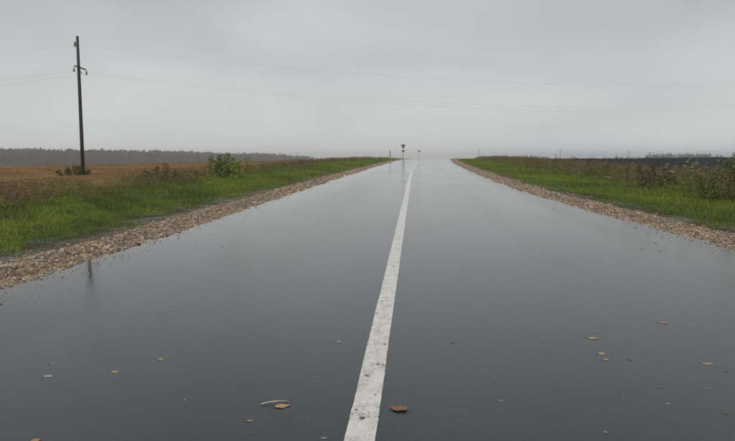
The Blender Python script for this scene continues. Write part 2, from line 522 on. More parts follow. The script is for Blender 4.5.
OCT_V = np.array([(1, 0, 0), (-1, 0, 0), (0, 1, 0), (0, -1, 0), (0, 0, 1), (0, 0, -1)], float)
OCT_F = np.array([(0, 2, 4), (2, 1, 4), (1, 3, 4), (3, 0, 4), (2, 0, 5), (1, 2, 5), (3, 1, 5), (0, 3, 5)])
def stones(base, r, col, small=False):
    n = len(base)
    TV, TF = (OCT_V, OCT_F) if small else (ICO_V, ICO_F)
    k = len(TV)
    v = TV[None] * (1 + 0.30 * RNG.standard_normal((n, k, 1)).clip(-1.5, 1.5))
    v = v * np.stack([np.ones(n) * 1.3, 0.55 + 0.45 * RNG.random(n), 0.32 + 0.38 * RNG.random(n)], -1)[:, None]
    # tumble a little, then turn about z
    tx = 0.45 * RNG.standard_normal(n); a = RNG.random(n) * 2 * np.pi
    c, s = np.cos(tx)[:, None], np.sin(tx)[:, None]
    y = v[..., 1] * c - v[..., 2] * s; z = v[..., 1] * s + v[..., 2] * c
    x = v[..., 0]; ca, sa = np.cos(a)[:, None], np.sin(a)[:, None]
    v = np.stack([x * ca - y * sa, x * sa + y * ca, z], -1) * r[:, None, None] + base[:, None]
    V = v.reshape(-1, 3)
    F = (np.arange(n)[:, None, None] * k + TF[None]).reshape(-1, 3)
    C = np.repeat(col, k, 0)
    return V, F, C

STONE_PAL = [(.33, .24, .15), (.40, .30, .195), (.26, .18, .112), (.46, .365, .25), (.20, .168, .135), (.33, .205, .125), (.50, .42, .32), (.14, .104, .073), (.36, .27, .155), (.27, .142, .082), (.085, .066, .050), (.28, .245, .20), (.11, .083, .058), (.19, .13, .083)]
STONE_PAL = [(a_ * .93, b_ * .90, c_ * .85) for a_, b_, c_ in STONE_PAL]

# ------------------------------------------------------------------ gravel shoulders
def gravel(side, name):
    parts = []
    for (y0, y1, n, rmu, p) in ((4.0, 22, 23000, 0.0155, 0.7), (4.0, 26, 20000, 0.0095, 0.7), (22, 60, 17000, 0.028, 0.8), (60, 175, 10000, 0.042, 0.8)):
        y = rows_by_distance(n, y0, y1, p)
        t = RNG.beta(0.95, 1.2, n)
        width = 1.12 + 0.14 * wob(y, y * .2, 1.7, side) + 0.08 * wob(y, y, .5, side + 2)
        inner = -0.01 + 0.05 * wob(y, y * .3, 0.9, side * 2 + 1)
        d = inner + t * width
        # stray stones
        k = RNG.random(n) < 0.02
        d[k] -= RNG.random(k.sum()) * 0.10
        k2 = RNG.random(n) < 0.04
        d[k2] += RNG.random(k2.sum()) * 0.7
        u = (EDGE_L - d) if side < 0 else (EDGE_R + d)
        r = rmu * np.exp(0.42 * RNG.standard_normal(n)).clip(0.4, 2.3)
        z = np.where(np.where(side < 0, u > EDGE_L, u < EDGE_R), zroad(u + shift(u, y), y), zg_u(u, y)) - r * 0.05
        hump = np.exp(-((d - .6) / .35) ** 2) * 0.022 * RNG.random(n)
        base = np.stack([xu(u, y), y, z + hump], -1)
        parts.append(stones(base, r, pick(STONE_PAL, n, 0.22) * (1.0 if rmu > .01 else .8), rmu != .0155))
    # grit washed onto the carriageway
    n = 2600
    y = rows_by_distance(n, 4.5, 45, .8)
    d = RNG.exponential(.16, n) * (1 + .7 * wob(y, y, .8, 3 + side))
    uu = (edge_l(y) + d) if side < 0 else (edge_r(y) - d)
    r_ = .0045 * np.exp(.55 * RNG.standard_normal(n)).clip(.4, 3)
    base = np.stack([uu + xc(y), y, zroad(uu, y) + r_ * .15], -1)
    parts.append(stones(base, r_, pick(STONE_PAL, n, .2) * .7, True))
    V, F, C = join(parts)
    o = link(name, np_mesh(name, V, F, C), M_STONE)
    return o
g1 = gravel(-1, 'gravel_shoulder'); tag(g1, 'wet tan gravel shoulder along the road edge below the stubble field', 'gravel', kind='stuff')
g2 = gravel(1, 'gravel_shoulder'); tag(g2, 'wet tan gravel shoulder along the road edge below the dark ploughed field', 'gravel', kind='stuff')

# larger loose stones
def big_stone(u, y, r, col):
    V, F, C = stones(np.zeros((1, 3)), np.array([r * .8]), np.array([col]))
    C = C * (1 + 0.08 * RNG.standard_normal((12, 1)))
    o = link('stone', np_mesh('stone', V, F, C), M_STONE)
    p = P_u(u, y); p.z += r * 0.3
    o.location = p
    o.rotation_euler = (0, 0, random.random() * 6)
    return o
for (u, y, r) in ((-4.86, 8.0, .075), (-4.72, 8.55, .085), (-5.05, 7.6, .07), (-5.2, 8.8, .065), (-4.6, 9.3, .06), (-4.95, 10.4, .07), (-4.7, 11.6, .065), (-5.1, 12.5, .07), (-4.62, 7.1, .06)):
    tag(big_stone(u, y, r, random.choice([(.36, .31, .25), (.32, .27, .22), (.40, .35, .29)])), 'fist-sized pale stone in the gravel on the stubble field side', 'stone', 'pale stones in the gravel on the stubble field side')
for (u, y, r) in ((5.0, 11.2, .06), (5.3, 12.8, .065), (4.95, 14.0, .06), (5.5, 15.2, .07), (5.1, 17.5, .07)):
    tag(big_stone(u, y, r, random.choice([(.40, .34, .27), (.37, .26, .20), (.43, .37, .31)])), 'larger tan stone in the gravel on the ploughed field side', 'stone', 'tan stones in the gravel on the ploughed field side')

# ------------------------------------------------------------------ verge grass
G_BRIGHT = [(.170, .250, .024), (.215, .275, .030), (.145, .235, .022), (.260, .275, .040), (.115, .200, .020)]
G_DARK = [(.070, .115, .018), (.090, .135, .022), (.055, .090, .016)]
G_DRY = [(.20, .15, .06), (.16, .12, .05), (.24, .19, .09)]
def verge(side, name, u0, u1):
    parts = []
    for (y0, y1, n, h, w, p) in ((4.5, 24, 110000, .085, .008, 0.75), (24, 60, 90000, .11, .017, 0.85), (60, 175, 60000, .16, .036, 0.8)):
        y = rows_by_distance(n, y0, y1, p)
        t = RNG.random(n)
        ub = u0 + 0.22 * wob(y, y * .2, 1.3, side) + 0.16 * wob(y, y, .4, side + 1)
        u = ub + t * (u1 - ub) * (1 + 0.1 * RNG.standard_normal(n))
        # clumps: thin the sward near the mud
        cl = wob(u, y, .55, 3) + wob(u, y, .21, 1)
        keep = (RNG.random(n) < np.clip(0.35 + 2.6 * t, 0, 1)) & ((cl > -1.1) | (t > .35))
        u, y, t, cl, m = u[keep], y[keep], t[keep], cl[keep], keep.sum()
        hh = h * (0.55 + 0.75 * RNG.random(m)) * (1 + 0.35 * cl) * (0.55 + 0.85 * np.clip(t * 2.2, 0, 1))
        c = pick(G_BRIGHT, m, .2)
        pt = wob(u, y * .55, 1.05, 6) + .6 * wob(u, y * .6, 2.6, 9)
        c = c * (1 + .22 * np.clip(pt, -1.2, 1.2))[:, None] * np.stack([1 + .12 * pt, 1 + .04 * pt, 1 - .1 * pt], -1)
        dk = RNG.random(m) < np.clip(.20 - .35 * cl - .4 * pt + .25 * (t > .75), 0, .9)
        c[dk] = pick(G_DARK, dk.sum())
        dry = RNG.random(m) < (.08 + .10 * (t > .7) + .08 * (t < .15))
        c[dry] = pick(G_DRY, dry.sum())
        base = np.stack([xu(u, y), y, zg_u(u, y) - .01], -1)
        parts.append(blades(base, np.clip(hh, .03, None), w * (0.6 + .8 * RNG.random(m)), .45 + 1.1 * RNG.random(m), c, c * [1.15, 1.1, 1.0], y0 > 20))
    # longer wisps standing out of the sward in tufts
    n = 9000
    y = rows_by_distance(n, 6, 110, .8)
    t = RNG.beta(1.6, 1.2, n)
    u = u0 + (.08 + .92 * t) * (u1 - u0)
    keep = wob(u, y, .8, 7) + .6 * wob(u, y, .3, 2) > .25
    u, y = u[keep], y[keep]; m = len(u)
    c = pick(G_BRIGHT + G_DRY + G_DRY + G_DARK, m, .2)
    parts.append(blades(np.stack([xu(u, y), y, zg_u(u, y) - .01], -1), .16 + .26 * RNG.random(m), .006 + .00035 * y, .2 + .8 * RNG.random(m), c))
    V, F, C = join(parts)
    return link(name, np_mesh(name, V, F, C), M_GRASS)
tag(verge(-1, 'verge_grass', -5.42, -12.5), 'bright green grass verge between the gravel and the stubble field', 'grass', kind='stuff')
tag(verge(1, 'verge_grass', 5.75, 12.0), 'bright green grass verge between the gravel and the ploughed field', 'grass', kind='stuff')

# ------------------------------------------------------------------ weeds: stalks with leaves and seed heads
def quads(c, sz, col, asp=2.2, upright=0.5, tri=False):
    """leaf diamonds: 4 points, 2 triangles"""
    n = len(c)
    d = RNG.standard_normal((n, 3)); d[:, 2] = np.abs(d[:, 2]) * upright; d /= np.linalg.norm(d, axis=1)[:, None]
    e = np.cross(d, RNG.standard_normal((n, 3))); e /= np.linalg.norm(e, axis=1)[:, None] + 1e-9
    s = sz[:, None]
    if tri:
        V = np.stack([c - e * s / asp * .6, c + e * s / asp * .6, c + d * s], 1).reshape(-1, 3)
        return V, np.arange(3 * n).reshape(-1, 3), np.repeat(col, 3, 0)
    V = np.stack([c - d * s * .5, c + e * s / asp * .5, c + d * s * .5, c - e * s / asp * .5], 1).reshape(-1, 3)
    o = np.arange(n)[:, None] * 4
    F = np.concatenate([o + [0, 1, 2], o + [0, 2, 3]], 1).reshape(-1, 3)
    return V, F, np.repeat(col, 4, 0)

def weed_patch(u, y, h, stemw, stemcol, leafcol, nl, leafsz, headcol=None, nh=0, zf=zg_u):
    n = len(u)
    base = np.stack([xu(u, y), y, zf(u, y) - .02], -1)
    parts = [blades(base, h, stemw, .06 + .22 * RNG.random(n), stemcol)]
    idx = np.repeat(np.arange(n), nl)
    t = RNG.random(len(idx)) ** .8
    c = base[idx] + np.stack([RNG.standard_normal(len(idx)) * .09 * h[idx] ** .5, RNG.standard_normal(len(idx)) * .09 * h[idx] ** .5, t * h[idx] * .9], -1)
    parts.append(quads(c, leafsz[idx] * (.6 + .8 * RNG.random(len(idx))), leafcol[idx] * (1 + .2 * RNG.standard_normal((len(idx), 1)).clip(-2, 2)), 2.6, .5, True))
    if nh:
        idx = np.repeat(np.arange(n), nh)
        c = base[idx] + np.stack([RNG.standard_normal(len(idx)) * .05, RNG.standard_normal(len(idx)) * .05, h[idx] * (.75 + .28 * RNG.random(len(idx)))], -1)
        parts.append(quads(c, leafsz[idx] * .5, headcol[idx], 1.6, .5, True))
    return join(parts)

W_BROWN = [(.17, .108, .058), (.14, .088, .050), (.21, .135, .070), (.15, .078, .046), (.24, .17, .09)]
W_GREEN = [(.12, .180, .030), (.155, .205, .040), (.085, .14, .026), (.22, .22, .05)]
W_TAN = [(.21, .15, .085), (.17, .12, .07)]
def weeds(name, u0, u1, specs, green, hscale):
    parts = []
    for (y0, y1, n, sw, lsz, nl, p) in specs:
        y = rows_by_distance(n, y0, y1, p)
        t = RNG.beta(1.6, 1.4, n)
        u = u0 + t * (u1 - u0) + .3 * wob(y, y, 1.1, 5)
        cl = wob(u, y, 1.2, 2) + .7 * wob(u, y, 3.5, 4)
        keep = RNG.random(n) < np.clip(.65 + .8 * cl, .06, 1)
        u, y, cl = u[keep], y[keep], cl[keep]; m = len(u)
        h = hscale * (.45 + .5 * RNG.random(m)) * (1 + .3 * cl)
        lc = pick(W_BROWN, m); g = RNG.random(m) < green * np.clip(1 - 1.1 * cl, .15, 2.0); lc[g] = pick(W_GREEN, g.sum())
        h[g] *= .8
        sc = pick(W_BROWN + W_TAN, m); sc[g] = pick(W_GREEN, g.sum())
        parts.append(weed_patch(u, y, np.clip(h, .12, None), np.full(m, sw), sc, lc, nl, np.full(m, lsz), pick(W_BROWN + W_TAN, m), 4))
    V, F, C = join(parts)
    return link(name, np_mesh(name, V, F, C), M_WEED)
tag(weeds('roadside_weeds', -10.2, -16.0, ((7, 30, 3600, .007, .055, 12, .8), (30, 70, 3400, .011, .08, 10, .8), (70, 170, 2600, .022, .14, 7, .8)), .75, .60),
    'brown and green withered weeds along the stubble field edge', 'weeds', kind='stuff')
tag(weeds('roadside_weeds', 9.4, 17.5, ((9, 32, 7500, .007, .06, 14, .8), (32, 70, 6500, .011, .085, 11, .8), (70, 170, 3600, .022, .14, 7, .8)), .78, .70),
    'tall reddish brown withered weeds along the ploughed field edge', 'weeds', kind='stuff')

# ------------------------------------------------------------------ stubble
def stubble():
    parts = []
    for (y0, y1, n, h, w, p) in ((12, 45, 55000, .09, .014, .6), (45, 150, 60000, .12, .035, .8)):
        y = rows_by_distance(n, y0, y1, p)
        u = -13 - RNG.random(n) * (12 + y * .75)
        k = np.round(u / .5) * .5 + .09 * RNG.standard_normal(n)
        u = np.where(RNG.random(n) < .75, k, u)
        c = pick([(.27, .155, .062), (.22, .12, .050), (.33, .205, .090), (.17, .092, .042), (.15, .11, .045)], n, .2)
        c = c * np.clip(1 + .30 * wob(u * .35, y, 4.5, 3) + .22 * wob(u * .2, y, 1.6, 1), .45, 1.6)[:, None]
        base = np.stack([xu(u, y), y, zg_u(u, y) - .01], -1)
        parts.append(blades(base, h * (.5 + .8 * RNG.random(n)), np.full(n, w * 1.4), .2 + .6 * RNG.random(n), c, None, True))
    V, F, C = join(parts)
    return link('field_stubble', np_mesh('field_stubble', V, F, C), M_STUB)
tag(stubble(), 'golden brown cut straw stubble covering the open field', 'stubble', kind='stuff')

def clods():
    n = 16000
    y = rows_by_distance(n, 14, 170, .7)
    u = 15.5 + RNG.random(n) ** 1.2 * (25 + y * .9)
    r = (.028 + .0005 * y) * np.exp(.4 * RNG.standard_normal(n)).clip(.4, 2.2)
    base = np.stack([xu(u, y), y, zg_u(u, y)], -1)
    V, F, C = stones(base, r, small=True, col=pick([(.020, .021, .021), (.026, .026, .025), (.016, .017, .018)], n))
    return link('soil_clods', np_mesh('soil_clods', V, F, C), M_TREE)
tag(clods(), 'dark clods of turned soil on the ploughed field', 'soil', kind='stuff')

# ================================================================== single plants
def shrub(name, label, cat, loc, shoots, leafpal, leafsz, per, spread, group=None):
    root = empty(name, loc)
    cs = []
    for (dx, dy, hh, lx, ly) in shoots:
        mb = MB(); pts = []
        for k in range(6):
            t = k / 5
            pts.append(Vector((dx + lx * t + .05 * math.sin(7 * t + dx * 9), dy + ly * t, hh * t - .05)))
        mb.tube(pts, [max(.022 * (1 - .75 * k / 5) * hh ** .5, .004) for k in range(6)], 6)
        for k in range(per):
            t = .08 + .94 * (k + random.random()) / per
            t = min(t, 1.0); i = min(int(t * 5), 4); f = t * 5 - i
            p = pts[i].lerp(pts[i + 1], f)
            rad = spread * (1.15 - .55 * t) * random.random() ** .5
            a = random.random() * 6.283
            q = p + Vector((math.cos(a) * rad, math.sin(a) * rad, rad * .35 * random.uniform(-.6, 1.4)))
            if k % 9 == 0: mb.tube([p, p.lerp(q, .6) + Vector((0, 0, .02)), q], [.006, .004, .002], 4, False)
            cs.append(q)
        mb.build('stem', M_BARK, root)
    c = np.array([list(q) for q in cs]); n = len(c)
    V, F, C = quads(c, leafsz * (.6 + .8 * RNG.random(n)), pick(leafpal, n, .22), 1.9, .8)
    fo = link('foliage', np_mesh('foliage', V, F, C), M_LEAF, root)
    fo['kind'] = 'stuff'
    return tag(root, label, cat, group)

SH = [(.11, .185, .034), (.17, .26, .046), (.23, .33, .058), (.075, .12, .028)]
YG = [(.26, .28, .03), (.32, .30, .035), (.20, .25, .028)]
shrub('shrub', 'bushy dark green shrub standing out of the weeds before the stubble', 'shrub', P_u(-10.95, 35.2),
      [(-.62, 0, 1.22, -.14, .1), (-.28, .1, 1.0, -.1, 0), (-.12, -.1, 1.32, -.02, .05), (.1, .15, 1.4, .06, 0), (.32, 0, 1.2, .16, .1), (-.1, .3, 1.12, -.24, .2), (.5, 0, .9, .35, 0), (.25, -.2, .75, .1, -.2)], SH, .105, 250, .26)
shrub('leafy_weed', 'yellow-green leafy weed growing up against the dark green shrub', 'weed', P_u(-9.75, 33.8),
      [(-.2, 0, 1.0, 0, .1), (.05, .1, 1.15, .1, 0), (.3, 0, .95, .2, .05)], YG, .10, 110, .24)
shrub('shrub', 'low spreading dark green bush round the foot of the utility pole', 'shrub', P_u(-24.95, 45.0),
      [(x, random.uniform(-.2, .3), h_, x * .35, 0) for x, h_ in ((-.85, .35), (-.55, .45), (-.3, .6), (-.05, .72), (.2, .7), (.45, .6), (.7, .4))], [(.055, .085, .026), (.075, .105, .030), (.095, .10, .036)], .10, 190, .26)
shrub('shrub', 'small dark bush alone on the far rim of the stubble field', 'shrub', P_u(-35.5, 122),
      [(-.3, 0, .8, -.1, 0), (0, 0, 1.5, .05, 0), (.3, 0, .9, .2, 0)], SH, .2, 40, .35)
shrub('leafy_weed', 'tallest green leafy weed, thick clump rising above the ploughed field skyline', 'weed', P_u(10.15, 19.9),
      [(-.5, .1, 1.0, -.05, 0), (-.2, 0, 1.25, .02, .05), (.05, .2, 1.55, .05, 0), (.3, 0, 1.4, .1, 0), (.6, .1, 1.25, .2, 0), (.95, 0, 1.1, .15, 0), (-.8, .2, .75, -.1, 0)], [(.09, .135, .028), (.12, .165, .034), (.16, .18, .045), (.14, .12, .05)], .075, 260, .24)
shrub('leafy_weed', 'dark green rounded nettle clump in the verge below the ploughed field', 'weed', P_u(10.2, 26.0),
      [(-.4, 0, .75, -.1, 0), (0, .1, .95, 0, 0), (.3, 0, .85, .1, 0), (.6, .1, .6, .15, 0)], [(.028, .052, .016), (.038, .066, .018)], .09, 110, .25)
shrub('leafy_weed', 'green leafy weed beside withered brown stalks under the utility pole', 'weed', P_u(-12.2, 29.5),
      [(-.5, 0, .65, -.1, 0), (-.1, .1, .85, 0, 0), (.3, 0, .95, .05, 0), (.7, .1, .7, .15, 0)], [(.06, .09, .02), (.08, .10, .025), (.045, .06, .018)], .09, 100, .22)

def dock(loc, h, lean, label, group, pal):
    """withered dock: a branching stem with dense seed spikes"""
    root = empty('dock_plant', loc)
    st = MB(); heads = []
    top = Vector((lean, 0, h))
    st.tube([(0, 0, -.05), (lean * .4, 0, h * .5), top], [.012, .009, .004], 5)
    for k in range(9):
        t = .42 + .55 * k / 8
        a = k * 2.4
        b = Vector((lean * t, 0, h * t)); L = h * .30 * (1.15 - t)
        e = b + Vector((math.cos(a) * L * .8, math.sin(a) * L * .8, L))
        st.tube([b, b.lerp(e, .5) + Vector((math.cos(a) * .03, math.sin(a) * .03, 0)), e], [.006, .004, .003], 4, False)
        for j in range(26): heads.append(b.lerp(e, random.random()) + Vector([random.gauss(0, .016) for _ in range(3)]))
    for j in range(60): heads.append(Vector((lean * .9, 0, h * .8)).lerp(top, random.random()) + Vector([random.gauss(0, .016) for _ in range(3)]))
    st.build('stem', M_BARK, root)
    c = np.array([list(q) for q in heads]); n = len(c)
    V, F, C = quads(c, .024 * (.6 + .8 * RNG.random(n)), pick(pal, n, .2), 1.5, 1)
    o = link('seed_head', np_mesh('seed_head', V, F, C), M_WEED, root); o['kind'] = 'stuff'
    nb = 12
    c = np.stack([RNG.standard_normal(nb) * .09, RNG.standard_normal(nb) * .09, .05 + .3 * RNG.random(nb) * h], -1)
    V, F, C = quads(c, .20 * (.6 + .8 * RNG.random(nb)), pick(W_BROWN + W_GREEN, nb), 3.5, .8)
    o = link('leaf', np_mesh('leaf', V, F, C), M_WEED, root); o['kind'] = 'stuff'
    return tag(root, label, 'weed', group)
RED = [(.14, .050, .026), (.11, .042, .024), (.17, .070, .034)]
for (u, y, h) in ((9.6, 27.2, .85), (9.4, 25.5, .9), (9.3, 24.0, .75), (10.6, 23.0, .9), (11.0, 28.5, .85), (10.4, 33.0, .9), (10.8, 38.0, 1.0), (11.4, 31.0, .9), (10.2, 44.0, 1.25), (12.0, 21.5, .85)):
    dock(P_u(u, y), h, random.uniform(-.08, .15), 'rust-red dock stalk with dense seed spikes before the ploughed field', 'rust-red docks before the ploughed field', RED)
for (u, y, h) in ((-11.0, 31, .6), (-11.6, 36.5, .75), (-11.2, 41, .8)):
    dock(P_u(u, y), h, random.uniform(-.12, .1), 'withered dark brown dock stalk before the stubble field', 'brown docks before the stubble field', [(.13, .08, .05), (.10, .06, .042), (.16, .10, .06)])

def umbel(loc, h, label, group):
    root = empty('flowering_weed', loc)
    st = MB(); fl = []; lf = []
    st.tube([(0, 0, -.05), (.03, 0, h * .5), (.05, .02, h * .92)], [.010, .008, .005], 5)
    for k in range(7):
        a = k * 2.399; t = .55 + .4 * k / 6
        b = Vector((.04 * t, 0, h * t * .95)); e = b + Vector((math.cos(a) * .17, math.sin(a) * .17, .10 + .05 * random.random()))
        st.tube([b, b.lerp(e, .5) + Vector((0, 0, .015)), e], [.005, .004, .003], 4, False)
        for j in range(9): fl.append(e + Vector((random.gauss(0, .028), random.gauss(0, .028), random.gauss(0, .008))))
    for j in range(46):
        t = random.random(); a = random.random() * 6.28
        lf.append(Vector((math.cos(a) * .13, math.sin(a) * .13, h * t * .85)))
    st.build('stem', M_BARK, root)
    c = np.array([list(q) for q in fl]); n = len(c)
    V, F, C = quads(c, .036 * (.6 + .8 * RNG.random(n)), pick([(.46, .47, .45), (.36, .37, .34), (.52, .52, .50)], n, .15), 1.3, .2)
    o = link('flower_head', np_mesh('flower_head', V, F, C), M_WEED, root); o['kind'] = 'stuff'
    c = np.array([list(q) for q in lf]); n = len(c)
    V, F, C = quads(c, .11 * (.6 + .8 * RNG.random(n)), pick(W_GREEN, n), 2.6, .8)
    o = link('leaf', np_mesh('leaf', V, F, C), M_WEED, root); o['kind'] = 'stuff'
    return tag(root, label, 'weed', group)
for (u, y, h) in ((9.9, 22.4, 1.15), (10.5, 23.6, 1.25), (9.6, 23.2, 1.0), (11.0, 24.5, 1.3), (10.0, 21.2, 1.05), (11.6, 22.6, 1.25), (12.2, 25.0, 1.3), (10.4, 29.5, 1.2)):
    umbel(P_u(u, y), h, 'weed topped with small white flower heads before the ploughed field', 'white-flowered weeds before the ploughed field')

# ================================================================== poles and wires
ARM = Vector((0.34, 0.94, 0.0))
POLE_H = 9.75
def utility_pole(loc, label, group=None):
    root = empty('utility_pole', loc)
    mb = MB(); mb.tube([(0, 0, -.6), (0, 0, 3), (0, 0, 6.5), (.0, 0, POLE_H)], [.132, .123, .108, .090], 14)
    mb.build('post', M_POLE, root, True)
    mb = MB(); mb.lathe((0, 0, POLE_H), [(.098, 0), (.098, .03), (.05, .07)], 14); mb.build('cap', M_IRON, root)
    az = POLE_H - 2.15
    R = Matrix.Rotation(math.atan2(ARM.y, ARM.x), 3, 'Z') @ Matrix.Rotation(math.radians(9), 3, 'Y')
    arm = MB(); arm.box((0.14, -.05, az), (.95, .07, .08), R)
    arm.box((0.12, -.05, az - .22), (.5, .03, .04), R @ Matrix.Rotation(math.radians(38), 3, 'Y'))
    ao = arm.build('crossarm', M_IRON, root)
    att = []
    for s in (-1, 1):
        e = Vector((.14, -.05, az)) + R @ Vector((s * .42, 0, 0))
        hk = MB(); hk.tube([e + Vector((0, 0, -.03)), e + Vector((.09 * s, 0, -.02)), e + Vector((.11 * s, 0, -.12))], .016, 6)
        hk.build('hook', M_IRON, ao)
        ins = MB(); b = e + Vector((.11 * s, 0, -.40))
        ins.lathe(b, [(.03, 0), (.07, .03), (.075, .08), (.045, .10), (.065, .13), (.07, .18), (.04, .20), (.05, .25), (.03, .29)], 10)
        ins.build('insulator', M_GLASS, ao, True)
        att.append(b + Vector((0, 0, .06)))
    tz = POLE_H - .88
    hk = MB(); hk.tube([(-.09, 0, tz + .15), (-.2, 0, tz + .14), (-.2, 0, tz + .24)], .018, 6); ho = hk.build('hook', M_IRON, root)
    ins = MB(); ins.lathe((-.2, 0, tz + .24), [(.035, 0), (.085, .03), (.085, .1), (.05, .13), (.075, .17), (.075, .26), (.035, .32)], 10); ins.build('insulator', M_GLASS, ho, True)
    att.append(Vector((-.2, 0, tz + .36)))
    tag(root, label, 'utility pole', group)
    L = Vector(loc)
    return root, [L + a for a in att]

def gp(x, y): return Vector((x, y, float(zg(x, y))))
pole_a, at_a = utility_pole(gp(-24.0, 45.6), 'tall dark wooden utility pole with crossarm standing in the stubble field')
pole_b, at_b = utility_pole(gp(52.5, 73.0), 'dark wooden utility pole standing out on the ploughed field')
pole_c, at_c = utility_pole(gp(-103.0, 61.0), 'dark wooden utility pole farther along the stubble field')

def wire(a, b, sag, label, group=None):
    pts = [a.lerp(b, t) - Vector((0, 0, 4 * sag * t * (1 - t))) for t in np.linspace(0, 1, 33)]
    mb = MB(); mb.tube(pts, .0032, 6)
    return tag(mb.build('power_wire', M_WIRE, None, True), label, 'wire', group)
wire(at_a[2], at_b[2], 2.0, 'topmost thin power wire crossing high over the road', 'power wires')
for k in (0, 1): wire(at_a[k], at_b[k], 2.1 + .12 * k, 'lower power wire from the crossarm over the road', 'crossarm wires over the road')
wire(at_a[2], at_c[2], 1.4, 'topmost thin power wire leaving the pole over the stubble field', 'power wires')
for k in (0, 1): wire(at_a[k], at_c[k], 1.2 + .15 * k, 'lower power wire from the crossarm over the stubble field', 'crossarm wires over the stubble field')

def far_pole(x, y, h, label, group):
    root = empty('distant_utility_pole', gp(x, y))
    mb = MB(); mb.tube([(0, 0, -.5), (0, 0, h)], [.15, .11], 8); mb.build('post', M_POLE, root, True)
    mb = MB(); mb.box((0, 0, h - .9), (1.4, .10, .12)); ao = mb.build('crossarm', M_IRON, root)
    for s in (-.6, 0, .6):
        mb = MB(); mb.lathe((s, 0, h - .82), [(.04, 0), (.08, .1), (.04, .3)], 6); mb.build('insulator', M_GLASS, ao)
    return tag(root, label, 'utility pole', group)
far_pole(-85, 470, 9.5, 'faint thin utility pole standing before the misty wood', None)
for (x, y, h) in ((48, 500, 10.5), (102, 470, 10), (165, 520, 10)):
    far_pole(x, y, h, 'faint thin utility pole beyond the brow over the ploughed field', 'far poles beyond the ploughed field')

# ------------------------------------------------------------------ road signs seen from behind
def yield_sign(loc, rz):
    root = empty('road_sign', loc, rz)
    mb = MB(); mb.tube([(0, 0, -.3), (0, 0, 2.62)], .035, 10); mb.build('post', M_STEEL, root, True)
    z = 2.25; a = .37
    pl = MB()
    out_ = [(-a, z + .36), (a, z + .36), (a + .03, z + .30), (.04, z - .44), (-.04, z - .44), (-a - .03, z + .30)]
    n = len(out_)
    vs = [Vector((x, -.045, zz)) for x, zz in out_] + [Vector((x, -.065, zz)) for x, zz in out_]
    vs = [Vector((v.x, -v.y + .0, v.z)) for v in vs]
    pl.add(vs, [tuple(range(n)), tuple(range(2 * n - 1, n - 1, -1))] + [(i, n + i, n + (i + 1) % n, (i + 1) % n) for i in range(n)])
    po = pl.build('triangular_plate', M_DARKST, root)
    br = MB(); br.box((0, .04, z + .18), (.5, .03, .04)); br.build('bracket', M_STEEL, po)
    br = MB(); br.box((0, .04, z - .12), (.25, .03, .04)); br.build('bracket', M_STEEL, po)
    p2 = MB(); p2.box((0, .055, 1.45), (.5, .02, .28)); p2o = p2.build('lower_plate', M_DARKST, root)
    br = MB(); br.box((0, .04, 1.45), (.4, .03, .04)); br.build('bracket', M_STEEL, p2o)
    return tag(root, 'road sign from behind, upside-down triangle over a small plate at road brow', 'road sign')
yield_sign(P_u(-5.45, 117.0), math.radians(-4))

root = empty('road_sign', P_u(-5.4, 158), math.radians(-10))
mb = MB(); mb.tube([(0, 0, -.3), (0, 0, 2.15)], .03, 10); mb.build('post', M_STEEL, root, True)
mb = MB(); mb.box((0, .05, 1.95), (.46, .02, .34)); po = mb.build('square_plate', M_DARKST, root)
mb = MB(); mb.box((0, .035, 1.95), (.3, .03, .04)); mb.build('bracket', M_STEEL, po)
tag(root, 'small square road sign from behind, just past the brow of the road', 'road sign')

root = empty('marker_post', P_u(-7.5, 114), math.radians(8))
mb = MB(); mb.box((0, 0, .72), (.2, .16, 1.75)); mb.box((0, 0, 1.63), (.16, .12, .08)); mb.build('post', M_CONC, root)
mb = MB(); mb.box((0, 0, .05), (.42, .36, .22)); mb.build('footing', M_CONC, root)
tag(root, 'grey concrete marker post in the grass near the road brow', 'marker post')

# ================================================================== far woods
def tree_mass(name, pts, hs, pal, facets=60):
    parts = []
    n = len(pts)
    P = np.array(pts); H = np.array(hs)
    zz = zg(P[:, 0], P[:, 1])
    # trunks
    base = np.stack([P[:, 0], P[:, 1], zz - .5], -1)
    parts.append(blades(base, H * .7, np.full(n, .5), np.full(n, .02), pick([(.05, .045, .04)], n)))
    idx = np.repeat(np.arange(n), facets)
    m = len(idx)
    d = RNG.standard_normal((m, 3)); d /= np.linalg.norm(d, axis=1)[:, None]
    rr = RNG.random(m) ** .45
    wid = (.20 + .08 * RNG.random(n))[idx] * H[idx]
    c = np.stack([P[idx, 0] + d[:, 0] * rr * wid, P[idx, 1] + d[:, 1] * rr * wid, zz[idx] + H[idx] * (.50 + .47 * d[:, 2] * rr)], -1)
    tcol = pick(pal, n, .2)
    parts.append(quads(c, H[idx] * (.10 + .10 * RNG.random(m)), tcol[idx] * (1 + .2 * RNG.standard_normal((m, 1)).clip(-2, 2)), 1.3, .8))
    V, F, C = join(parts)
    return link(name, np_mesh(name, V, F, C), M_TREE)

A = np.array([-620.0, 640.0]); B = np.array([-158.0, 1040.0])
pts, hs = [], []
nrm = np.array([B[1] - A[1], -(B[0] - A[0])]); nrm = -nrm / np.linalg.norm(nrm)
Lw = np.linalg.norm(B - A)
for k in range(1150):
    t = random.random(); dep = random.random() ** 1.5 * 60
    q = A + (B - A) * t + nrm * dep
    pts.append(q); hs.append(float(np.interp(t, [0, .5, .75, .9, 1], [22.5, 22, 20.3, 17.6, 15.2])) + random.uniform(-1.6, .9) + 1.1 * math.sin(t * 61) * math.sin(t * 37 + 2) + .8 * math.sin(t * 23) * math.sin(t * 9 + 1) + dep * .02)
tag(tree_mass('distant_wood', pts, hs, [(.026, .040, .034), (.032, .045, .037), (.036, .044, .038), (.022, .034, .030)], 80),
    'long misty dark wood behind the stubble field', 'wood', kind='stuff')

